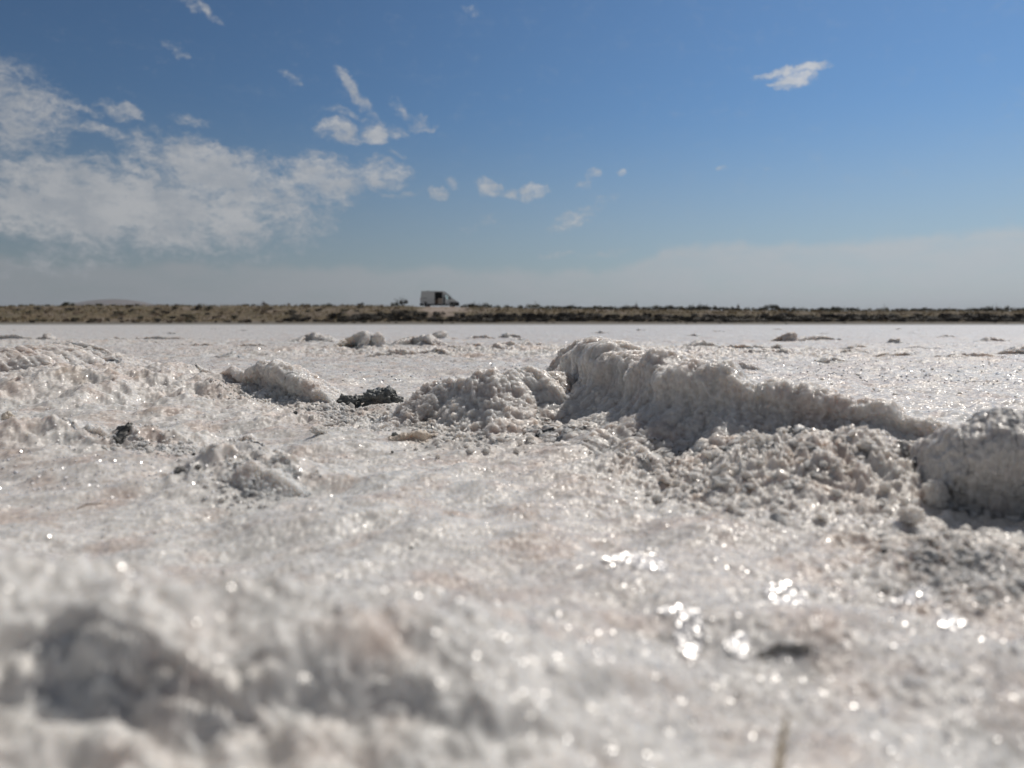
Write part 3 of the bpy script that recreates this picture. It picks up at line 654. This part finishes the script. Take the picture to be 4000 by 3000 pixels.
c = T.mix(T.ramp(n2, .46, .64), c, (.075, .052, .034, 1))
c = T.mix(T.math('MULTIPLY', T.ramp(T.noise(P_, .3, 4, .6), .52, .62), .7), c, (.24, .195, .16, 1))
zr = T.ramp(T.math('ADD', sp.outputs[2], T.math('MULTIPLY', T.math('SUBTRACT', n1, .5), .35)), .28, .52)
beach = T.mix(T.ramp(n2, .4, .6), (.19, .17, .14, 1), (.13, .115, .095, 1))
wet = T.ramp(T.math('ADD', sp.outputs[2], T.math('MULTIPLY', T.math('SUBTRACT', n2, .5), .06)), -.02, .13)
beach = T.mix(wet, (.36, .37, .36, 1), beach)
c = T.mix(zr, beach, c)
# bare pale spoil where the track tips over the edge under the van
dx = T.math('DIVIDE', T.math('ADD', sp.outputs[0], 9.6), 3.4); dy = T.math('DIVIDE', T.math('SUBTRACT', sp.outputs[1], 114.0), 6.5)
dd = T.math('ADD', T.math('MULTIPLY', dx, dx), T.math('MULTIPLY', dy, dy))
c = T.mix(T.ramp(T.math('ADD', dd, T.math('MULTIPLY', T.math('SUBTRACT', n1, .5), 3.5)), 1.3, .5, 0, .9), c, (.34, .28, .24, 1))
T.l.new(c, b.inputs['Base Color']); b.inputs['Roughness'].default_value = .95
M_BANK = m
xs = np.concatenate([np.linspace(-420, -110, 80), np.linspace(-110, 110, 900)[1:], np.linspace(110, 420, 80)[1:]])
ys = np.concatenate([np.linspace(94, 128, 170), np.linspace(128, 160, 30)[1:]])
X, Y = np.meshgrid(xs, ys); V = np.stack([X, Y, 0*X], -1).reshape(-1, 3); V[:, 2] = bank_z(V)
tag(mesh_np('bank', V, grid_faces(len(ys), len(xs)), M_BANK), kind='structure')
tag(sheet('plain', -6000, 6000, 158, 9000, 60, 60, lambda V: np.full(len(V), 1.9), M_BANK), kind='structure')
# one far low hill on the left
M_HILL = flat_mat('hill_scrub', (.16, .13, .11), .95, nscale=.004)
X, Y = np.meshgrid(np.linspace(-2700, -900, 140), np.linspace(3000, 4200, 50)); V = np.stack([X, Y, 0*X], -1).reshape(-1, 3)
V[:, 2] = 1 + (106*np.exp(-((V[:, 0]+1770)/330)**2)+30*np.exp(-((V[:, 0]+2250)/330)**2))*np.exp(-((V[:, 1]-3600)/300)**2)+2*fbm(V, .01, 3, .5, 5)
tag(mesh_np('hill', V, grid_faces(50, 140), M_HILL), kind='structure')

# ------------------------------------------------------------------ shrubs and dry grass
def leaf_mat(name, c1, c2):
    m, T, b = new_mat(name); oi = T.node('ShaderNodeObjectInfo'); g = T.node('ShaderNodeNewGeometry')
    f = T.math('ADD', T.math('MULTIPLY', oi.outputs['Random'], .6), T.math('MULTIPLY', T.noise(g.outputs['Position'], 5, 2), .5))
    T.l.new(T.mix(f, (*c1, 1), (*c2, 1)), b.inputs['Base Color']); b.inputs['Roughness'].default_value = .7
    return m
M_GREEN = leaf_mat('grey_green_leaf', (.055, .062, .032), (.10, .10, .06))
M_DARK = leaf_mat('dark_glasswort', (.032, .032, .022), (.075, .06, .04))
M_BROWN = leaf_mat('dead_shrub', (.10, .065, .04), (.17, .115, .07))
M_GRASS = leaf_mat('dry_grass', (.27, .21, .10), (.38, .29, .15))
M_TWIG = flat_mat('shrub_twig', (.10, .075, .055), .9)
def shrub_mesh(seed, n=260, leaf=.07, mat=M_GREEN, spiky=0):
    r = random.Random(seed); V, Fc = [], []
    lobes = [(r.uniform(-.6, .6), r.uniform(-.5, .5), r.uniform(.3, .65), r.uniform(.22, .42)) for _ in range(7)]
    for i in range(n):
        lx, ly, lz, lr = lobes[i % 7]
        d = Vector((r.gauss(0, 1), r.gauss(0, 1), r.gauss(0, .9))).normalized()*lr*(r.random()**.4)
        p = Vector((lx, ly, lz))+d; p.z = max(p.z, .03)
        if spiky and r.random() < .15: p.z += r.random()*.5
        a = Vector((r.gauss(0, 1), r.gauss(0, 1), r.gauss(0, 1))).normalized(); b2 = a.orthogonal().normalized(); s = leaf*r.uniform(.6, 1.5)
        k = len(V); V += [p-a*s, p+b2*s*.5, p+a*s, p-b2*s*.5]; Fc.append((k, k+1, k+2, k+3))
    for i in range(7):      # stems
        lx, ly, lz, lr = lobes[i]; k = len(V); w = .015
        V += [Vector((-w+lx*.1, ly*.1, -.15)), Vector((w+lx*.1, ly*.1, -.15)), Vector((lx+w*.5, ly, lz+lr*.6)), Vector((lx-w*.5, ly, lz+lr*.6))]; Fc.append((k, k+1, k+2, k+3))
        k = len(V); V += [Vector((lx*.1, -w+ly*.1, -.15)), Vector((lx*.1, w+ly*.1, -.15)), Vector((lx, ly+w*.5, lz+lr*.6)), Vector((lx, ly-w*.5, lz+lr*.6))]; Fc.append((k, k+1, k+2, k+3))
    me = bpy.data.meshes.new('shrub'); me.from_pydata([tuple(v) for v in V], [], Fc); me.materials.append(mat); return me
G_M = [shrub_mesh(i, mat=M_GREEN, n=420, leaf=.085, spiky=i % 2) for i in range(6)]
D_M = [shrub_mesh(20+i, mat=M_DARK, n=420, leaf=.10) for i in range(6)]
B_M = [shrub_mesh(40+i, mat=M_BROWN, n=300, leaf=.07, spiky=1) for i in range(4)]
def put(meshes, name, x, y, s, h, label, cat, group):
    o = bpy.data.objects.new(name, random.choice(meshes)); COL.objects.link(o)
    o.location = (x, y, float(bank_z(np.array([[x, y, 0.]]))[0])-.03); o.scale = (s, s*.9, h); o.rotation_euler = (0, 0, random.uniform(0, 6.28))
    return tag(o, label, cat, group)
def X_at(u, y): return (u-2000)/F*y
def van_clear(x, y, s): return not (-15.2 < x < -7.2 and y > 110.5)
# skyline shrubs
rs = random.Random(5); u = 1830
GL = 'grey-green bush on the skyline right of the van, one of a ragged row'
while u < 4080:
    y = rs.uniform(119.5, 124); s = rs.uniform(.55, 1.05); x = X_at(u, y)
    if van_clear(x, y, s): put(G_M, 'bush', x, y, s, s*rs.uniform(.6, .95), GL, 'bush', 'grey-green bushes along the skyline right of the van')
    u += rs.uniform(8, 26)*(1.6 if u < 2050 else 1)
u = -60
while u < 1620:
    y = rs.uniform(118, 124); s = rs.uniform(.4, .95); x = X_at(u, y)
    if u > 1500 or abs(u-1560) < 90: u += 20; continue
    put(G_M if rs.random() < .75 else B_M, 'bush', x, y, s, s*rs.uniform(.4, .75), 'low bush on the skyline left of the van, one of many alike', 'bush', 'low bushes along the skyline left of the van')
    u += rs.uniform(14, 50)
for (u, s, lb) in [(1572, 1.25, 'round dark green bush on the skyline, closest on the left of the van'),(1545, .8, 'smaller bush leaning on the round bush left of the van'),(1415,.8,'brownish bush standing alone on the skyline further left of the van'),
                   (1850,.8,'lone small bush on the skyline, first on the right of the van'),(1808,.9,'flat bush right at the nose of the van'),(3010,1.3,'big bush in a gap of the right skyline row'),
                   (274,1.0,'round dark bush on the skyline in front of the far hill')]:
    y = 120.5; x = X_at(u, y); put(G_M, 'bush', x, y, s, s*.95 if u != 1808 else .45, lb, 'bush', None)
for k, u in enumerate((2480, 3890, 2880)):
    y = 121; x = X_at(u, y); put(B_M, 'bush', x, y, .5, 1.05, ['thin tall dry bush sticking up, left of three on the right skyline','thin tall dry bush sticking up near the right edge','thin tall dry bush in the middle of the right skyline'][k], 'bush', None)
# dark belt on the face of the bank
cnt = 0; rs = random.Random(9); u = 1130
while u < 4100 and cnt < 290:
    x0 = X_at(u, 108); dens = 1 if u > 1330 else .45
    for row in range(2):
        s_off = (6.7, 8.2)[row] + rs.uniform(-.4, .5)
        if rs.random() > dens: continue
        y = float(shore_y(np.array([x0]))[0]) + s_off; x = X_at(u+rs.uniform(-8, 8), y); s = rs.uniform(.75, 1.25)
        if row == 1 and 1660 < u < 1760 and rs.random() < .6: continue
        put(D_M, 'dark_bush', x, y, s, s*rs.uniform(.42, .68), 'nearly black bush in the dense belt along the face of the bank', 'bush', 'dark bushes in the belt along the bank'); cnt += 1
    u += rs.uniform(17, 25)
# scattered shrubs on the left slope
for k in range(150):
    u = rs.uniform(-80, 1500); s_off = rs.uniform(3, 17); x0 = X_at(u, 110); y = float(shore_y(np.array([x0]))[0])+s_off; x = X_at(u, y)
    s = rs.uniform(.3, .85); mm = (D_M, B_M, G_M)[rs.choice((0, 0, 1, 1, 2))]
    put(mm, 'small_bush', x, y, s, s*rs.uniform(.5, .8), 'small scrubby bush scattered on the sandy slope left of the van', 'bush', 'small bushes scattered over the left slope')
for k in range(60):
    u = rs.uniform(1500, 4080); s_off = rs.uniform(12, 18); x0 = X_at(u, 114); y = float(shore_y(np.array([x0]))[0])+s_off; x = X_at(u, y); s = rs.uniform(.25, .6)
    if not van_clear(x, y, s): continue
    put(B_M, 'dry_bush', x, y, s, s*.7, 'small rusty dry bush in the tan grass above the dark belt', 'bush', 'rusty dry bushes above the dark belt')
for k in range(40):
    u = rs.uniform(1300, 4080); x0 = X_at(u, 103); y = float(shore_y(np.array([x0]))[0])+rs.uniform(1.5, 5.5); s = rs.uniform(.15, .35)
    put(D_M, 'shore_plant', X_at(u, y), y, s, s*.5, 'tiny dark plant on the grey beach strip below the dark belt', 'plant', 'tiny plants on the beach strip')
# dry grass
n = 26000; xg = RNG.uniform(-110, 110, n); sg = RNG.uniform(5.5, 24, n)**1.0; yg = shore_y(xg)+sg
keep = fbm(np.stack([xg, yg, 0*xg], 1), .25, 3, .5, 77) > -.18
keep &= ~((xg > -13.5) & (xg < -6.2) & (yg > 108) & (yg < 119) & (RNG.random(n) < .93))
keep &= ~((xg > -15) & (xg < -7) & (yg >= 117))
xg, yg = xg[keep], yg[keep]; n = len(xg); zg = bank_z(np.stack([xg, yg, 0*xg], 1)); hgt = RNG.uniform(.12, .42, n); a = RNG.uniform(0, 3.14, n); w = RNG.uniform(.03, .10, n)
lx, ly = RNG.normal(0, .08, n), RNG.normal(0, .08, n)
Vg = np.stack([np.stack([xg-np.cos(a)*w, yg-np.sin(a)*w, zg-.03], 1), np.stack([xg+np.cos(a)*w, yg+np.sin(a)*w, zg-.03], 1), np.stack([xg+lx, yg+ly, zg+hgt], 1)], 1).reshape(-1, 3)
tag(mesh_np('dry_grass', Vg, np.arange(3*n).reshape(-1, 3), M_GRASS, False), kind='stuff', label='dry tan grass covering the top of the bank', cat='grass')

# ------------------------------------------------------------------ the van
M_WHITE = flat_mat('van_paint', (.80, .82, .81), .32, nscale=1.5, namt=.03, coat=.4)
M_BLACK = flat_mat('black_plastic', (.018, .019, .02), .6)
M_TYRE = flat_mat('tyre_rubber', (.02, .02, .02), .85); M_RIM = flat_mat('steel_rim', (.30, .31, .32), .4, .8)
M_LINING = flat_mat('dark_lining', (.035, .035, .04), .9); M_CAB = flat_mat('beige_board', (.52, .43, .35), .6, nscale=6)
M_WOOD = flat_mat('brown_wood', (.14, .085, .05), .6, nscale=9); M_SEAT = flat_mat('seat_fabric', (.06, .06, .065), .9)
M_LAMP = flat_mat('lamp_lens', (.7, .7, .72), .1); M_RED = flat_mat('tail_lens', (.35, .02, .02), .2)
mg, Tg, bgm = new_mat('window_glass'); bgm.inputs['Base Color'].default_value = (.85, .93, .92, 1); bgm.inputs['Transmission Weight'].default_value = 1; bgm.inputs['Roughness'].default_value = .0; bgm.inputs['IOR'].default_value = 1.02
mw, Tw, bwm = new_mat('windscreen_glass'); bwm.inputs['Base Color'].default_value = (.05, .06, .065, 1); bwm.inputs['Roughness'].default_value = .05
van = bpy.data.objects.new('camper_van', None); COL.objects.link(van)
tag(van, 'white high-roof van parked on the bank with its side door slid open', 'van')
def to_mesh(name, V, Fc, mat, parent=van, bevel=0, smooth=False):
    me = bpy.data.meshes.new(name); me.from_pydata([tuple(v) for v in V], [], Fc); me.materials.append(mat); me.update()
    import bmesh
    bm = bmesh.new(); bm.from_mesh(me); bmesh.ops.remove_doubles(bm, verts=bm.verts, dist=1e-5); bmesh.ops.recalc_face_normals(bm, faces=bm.faces)
    if bevel: bmesh.ops.bevel(bm, geom=[e for e in bm.edges if len(e.link_faces) == 2 and e.calc_face_angle(0) > .5], offset=bevel, segments=2, affect='EDGES', clamp_overlap=True)
    bm.to_mesh(me); bm.free()
    if smooth: me.polygons.foreach_set('use_smooth', [True]*len(me.polygons))
    o = bpy.data.objects.new(name, me); COL.objects.link(o); o.parent = parent; return o
def plate(name, outer, holes, y0, y1, mat, parent=van):
    """side-view polygon (x,z) with holes, given thickness from y0 to y1"""
    loops = [outer]+holes; pts = [p for l in loops for p in l]
    tris = tessellate_polygon([[Vector((p[0], p[1], 0)) for p in l] for l in loops]); n = len(pts)
    V = [(p[0], y0, p[1]) for p in pts]+[(p[0], y1, p[1]) for p in pts]
    Fc = [tuple(t) for t in tris]+[tuple(i+n for i in reversed(t)) for t in tris]; k = 0
    for l in loops:
        m_ = len(l)
        for i in range(m_): a, b2 = k+i, k+(i+1) % m_; Fc.append((a, b2, b2+n, a+n))
        k += m_
    return to_mesh(name, V, Fc, mat, parent)
def strip(name, line, y0, y1, th, mat, parent=van):
    """roof, screens, bonnet: a side-view polyline swept across the width"""
    V, Fc = [], []; L = [Vector((p[0], 0, p[1])) for p in line]
    for i, p in enumerate(L):
        t = (L[min(i+1, len(L)-1)]-L[max(i-1, 0)]).normalized(); nn = Vector((-t.z, 0, t.x))
        for (yy, q) in ((y0, p), (y1, p), (y1, p-nn*th), (y0, p-nn*th)): V.append((q.x, yy, q.z))
    for i in range(len(L)-1):
        for k in range(4): Fc.append((4*i+k, 4*i+(k+1) % 4, 4*i+4+(k+1) % 4, 4*i+4+k))
    Fc += [(0, 1, 2, 3), tuple(4*len(L)-4+k for k in (3, 2, 1, 0))]
    return to_mesh(name, V, Fc, mat, parent)
def box(name, x0, x1, y0, y1, z0, z1, mat, parent=van, bevel=.01):
    V = [(x, y, z) for x in (x0, x1) for y in (y0, y1) for z in (z0, z1)]
    return to_mesh(name, V, [(0,1,3,2),(4,6,7,5),(0,4,5,1),(2,3,7,6),(0,2,6,4),(1,5,7,3)], mat, parent, bevel)
def arch(cx, r, z0=.38):
    a0 = math.asin((z0-.36)/r); return [(cx+r*math.cos(t), .36+r*math.sin(t)) for t in np.linspace(math.pi-a0, a0, 11)]
WR, WF = 1.0, 4.75       # wheel centres
outer = [(0.0, .38)]+arch(WR, .42)+arch(WF, .42)+[(5.62, .38), (5.72, .60), (5.66, .82), (5.30, 1.12), (4.95, 1.28), (4.45, 1.80), (4.05, 2.15), (3.72, 2.36), (3.40, 2.44), (2.0, 2.46), (.30, 2.45), (.16, 2.36), (.06, 1.6), (0.0, .9)]
door_hole = [(2.08, .50), (3.34, .50), (3.34, 2.30), (2.08, 2.30)]
cab_hole = [(3.46, .50), (4.28, .50), (4.36, .95), (4.42, 1.30), (4.12, 1.72), (3.90, 1.93), (3.46, 1.93)]
WD = 1.98
plate('side_panel', outer, [door_hole, cab_hole], 0, .05, M_WHITE)
winf = [(3.50, 1.18), (4.44, 1.18), (4.50, 1.28), (4.14, 1.70), (3.88, 1.90), (3.50, 1.90)]
fs = plate('side_panel', outer, [winf], WD-.05, WD, M_WHITE)
plate('window', [(p[0], p[1]) for p in winf], [], WD-.03, WD-.024, mg)
strip('roof', [(.04, 1.5), (.10, 2.0), (.16, 2.36), (.30, 2.449), (2.0, 2.459), (3.40, 2.439), (3.72, 2.359)], .052, WD-.052, .04, M_WHITE)
strip('windscreen', [(3.74, 2.345), (4.05, 2.145), (4.45, 1.795), (4.93, 1.29)], .052, WD-.052, .02, mw)
strip('bonnet', [(4.955, 1.275), (5.30, 1.118), (5.66, .818)], .052, WD-.052, .04, M_WHITE)
strip('front_bumper', [(5.68, .86), (5.76, .74), (5.78, .42), (5.62, .28)], -.02, WD+.02, .22, M_BLACK)
box('front_skirt', 5.12, 5.70, -.025, WD+.025, .27, .80, M_BLACK, bevel=.03)
box('rear_bumper', -.09, .50, -.02, WD+.02, .26, .60, M_BLACK, bevel=.03)
box('rear_door', .005, .05, .052, WD-.052, .61, 1.49, M_WHITE)
box('floor', .06, 4.9, .055, WD-.055, .40, .46, M_LINING)
for ax in (WR, WF): box('wheel_arch', ax-.46, ax+.46, .28, WD-.28, .37, .86, M_BLACK); box('arch_trim', ax-.50, ax+.50, -.006, -.001, .72, .84, M_BLACK)
box('sill', 1.46, 4.28, -.012, .0, .28, .49, M_BLACK)
box('lining', .10, 3.40, WD-.10, WD-.053, .47, 2.38, M_LINING); box('lining', .14, 3.40, .06, WD-.11, 2.385, 2.41, M_LINING)
box('partition', 1.98, 2.02, .06, WD-.11, .47, 2.37, M_LINING)
cb = box('cabinet', 2.68, 3.34, .10, .60, .47, 1.36, M_CAB); box('cabinet_top', 2.64, 3.38, .08, .64, 1.365, 1.40, M_WOOD, cb)
box('bunk', 2.10, 2.60, .2, 1.6, .47, 1.20, M_WOOD)
for yy in (.35, 1.25):
    s_ = box('seat', 3.70, 4.2, yy, yy+.48, .55, .98, M_SEAT, bevel=.05); box('backrest', 3.56, 3.72, yy, yy+.48, .95, 1.62, M_SEAT, s_, bevel=.05)
box('dashboard', 4.42, 4.80, .06, WD-.06, .95, 1.20, M_BLACK, bevel=.04)
# sliding door, slid back along the flank
sdn = plate('sliding_door', [(.98, .52), (2.16, .52), (2.18, 1.4), (2.16, 2.28), (.98, 2.28), (.96, 1.4)], [], -.10, -.05, M_WHITE)
box('handle', 2.02, 2.14, -.135, -.10, 1.12, 1.20, M_BLACK, sdn)
box('door_rail', .22, 2.1, -.03, -.003, 1.34, 1.38, M_BLACK)
box('tail_lamp', .01, .10, -.012, .0, 1.05, 1.40, M_RED)
# cab door standing open
cd = bpy.data.objects.new('cab_door', None)
dp = [(0, .50), (-.82, .50), (-.82, 1.93), (-.44, 1.93), (-.22, 1.72), (.06, 1.30), (.06, .95)]
dw = [(-.06, 1.22), (-.74, 1.22), (-.74, 1.85), (-.46, 1.85), (-.28, 1.68)]
cdm = plate('cab_door', dp, [dw], -.045, 0, M_WHITE); cdm.location = (4.30, -.004, 0); cdm.rotation_euler = (0, 0, math.radians(52))
bpy.data.objects.remove(cd)
plate('window', dw, [], -.026, -.02, mg, cdm); box('mirror', -.10, .02, -.30, -.05, 1.25, 1.55, M_BLACK, cdm, bevel=.03)
box('roof_vent', .95, 1.42, .7, 1.2, 2.462, 2.56, M_WHITE, bevel=.03)
box('headlamp', 5.22, 5.60, -.014, -.002, .80, .98, M_LAMP)
for (cx, yy) in ((WR, .02), (WR, WD-.24), (WF, .02), (WF, WD-.24)):
    def ring(name, prof, mat, parent):
        V, Fc = [], []; n = 32
        for i in range(n):
            a = 2*math.pi*i/n
            for (r, y) in prof: V.append((cx+r*math.cos(a), yy+y, .36+r*math.sin(a)))
        k = len(prof)
        for i in range(n):
            for j in range(k-1): Fc.append((i*k+j, i*k+j+1, ((i+1) % n)*k+j+1, ((i+1) % n)*k+j))
        return to_mesh(name, V, Fc, mat, parent, smooth=True)
    w = ring('wheel', [(.02, .10), (.02, .04), (.16, .05), (.20, .02), (.22, .02), (.22, .20)], M_RIM, van)
    ring('tyre', [(.22, .005), (.30, .0), (.345, .02), (.36, .06), (.36, .17), (.34, .215), (.22, .22)], M_TYRE, w)
vx = X_at(1645, 121.0); SL = math.radians(2.3)
zr_ = float(bank_z(np.array([[vx+WR, 121.3, 0.]]))[0]); zf_ = float(bank_z(np.array([[vx+WF, 121.3, 0.]]))[0])
van.rotation_euler = (0, math.atan2(zr_-zf_, WF-WR), 0); van.location = (vx, 120.4, zr_-.02 + (WR)*math.tan(math.atan2(zr_-zf_, WF-WR)))

# ------------------------------------------------------------------ the air between here and the hill
m = bpy.data.materials.new('haze'); m.use_nodes = True; T = NT(m.node_tree); T.n.clear()
pv = T.node('ShaderNodeVolumePrincipled'); pv.inputs['Color'].default_value = (.80, .86, .95, 1); pv.inputs['Density'].default_value = 1.5e-4; pv.inputs['Anisotropy'].default_value = .2
T.l.new(pv.outputs[0], T.node('ShaderNodeOutputMaterial').inputs['Volume'])
hz = box('haze', -6200, 6200, -400, 9200, -2.0, 125, m, None, 0); tag(hz, 'thin pale haze hanging over the flat and the plain', 'haze', kind='stuff')
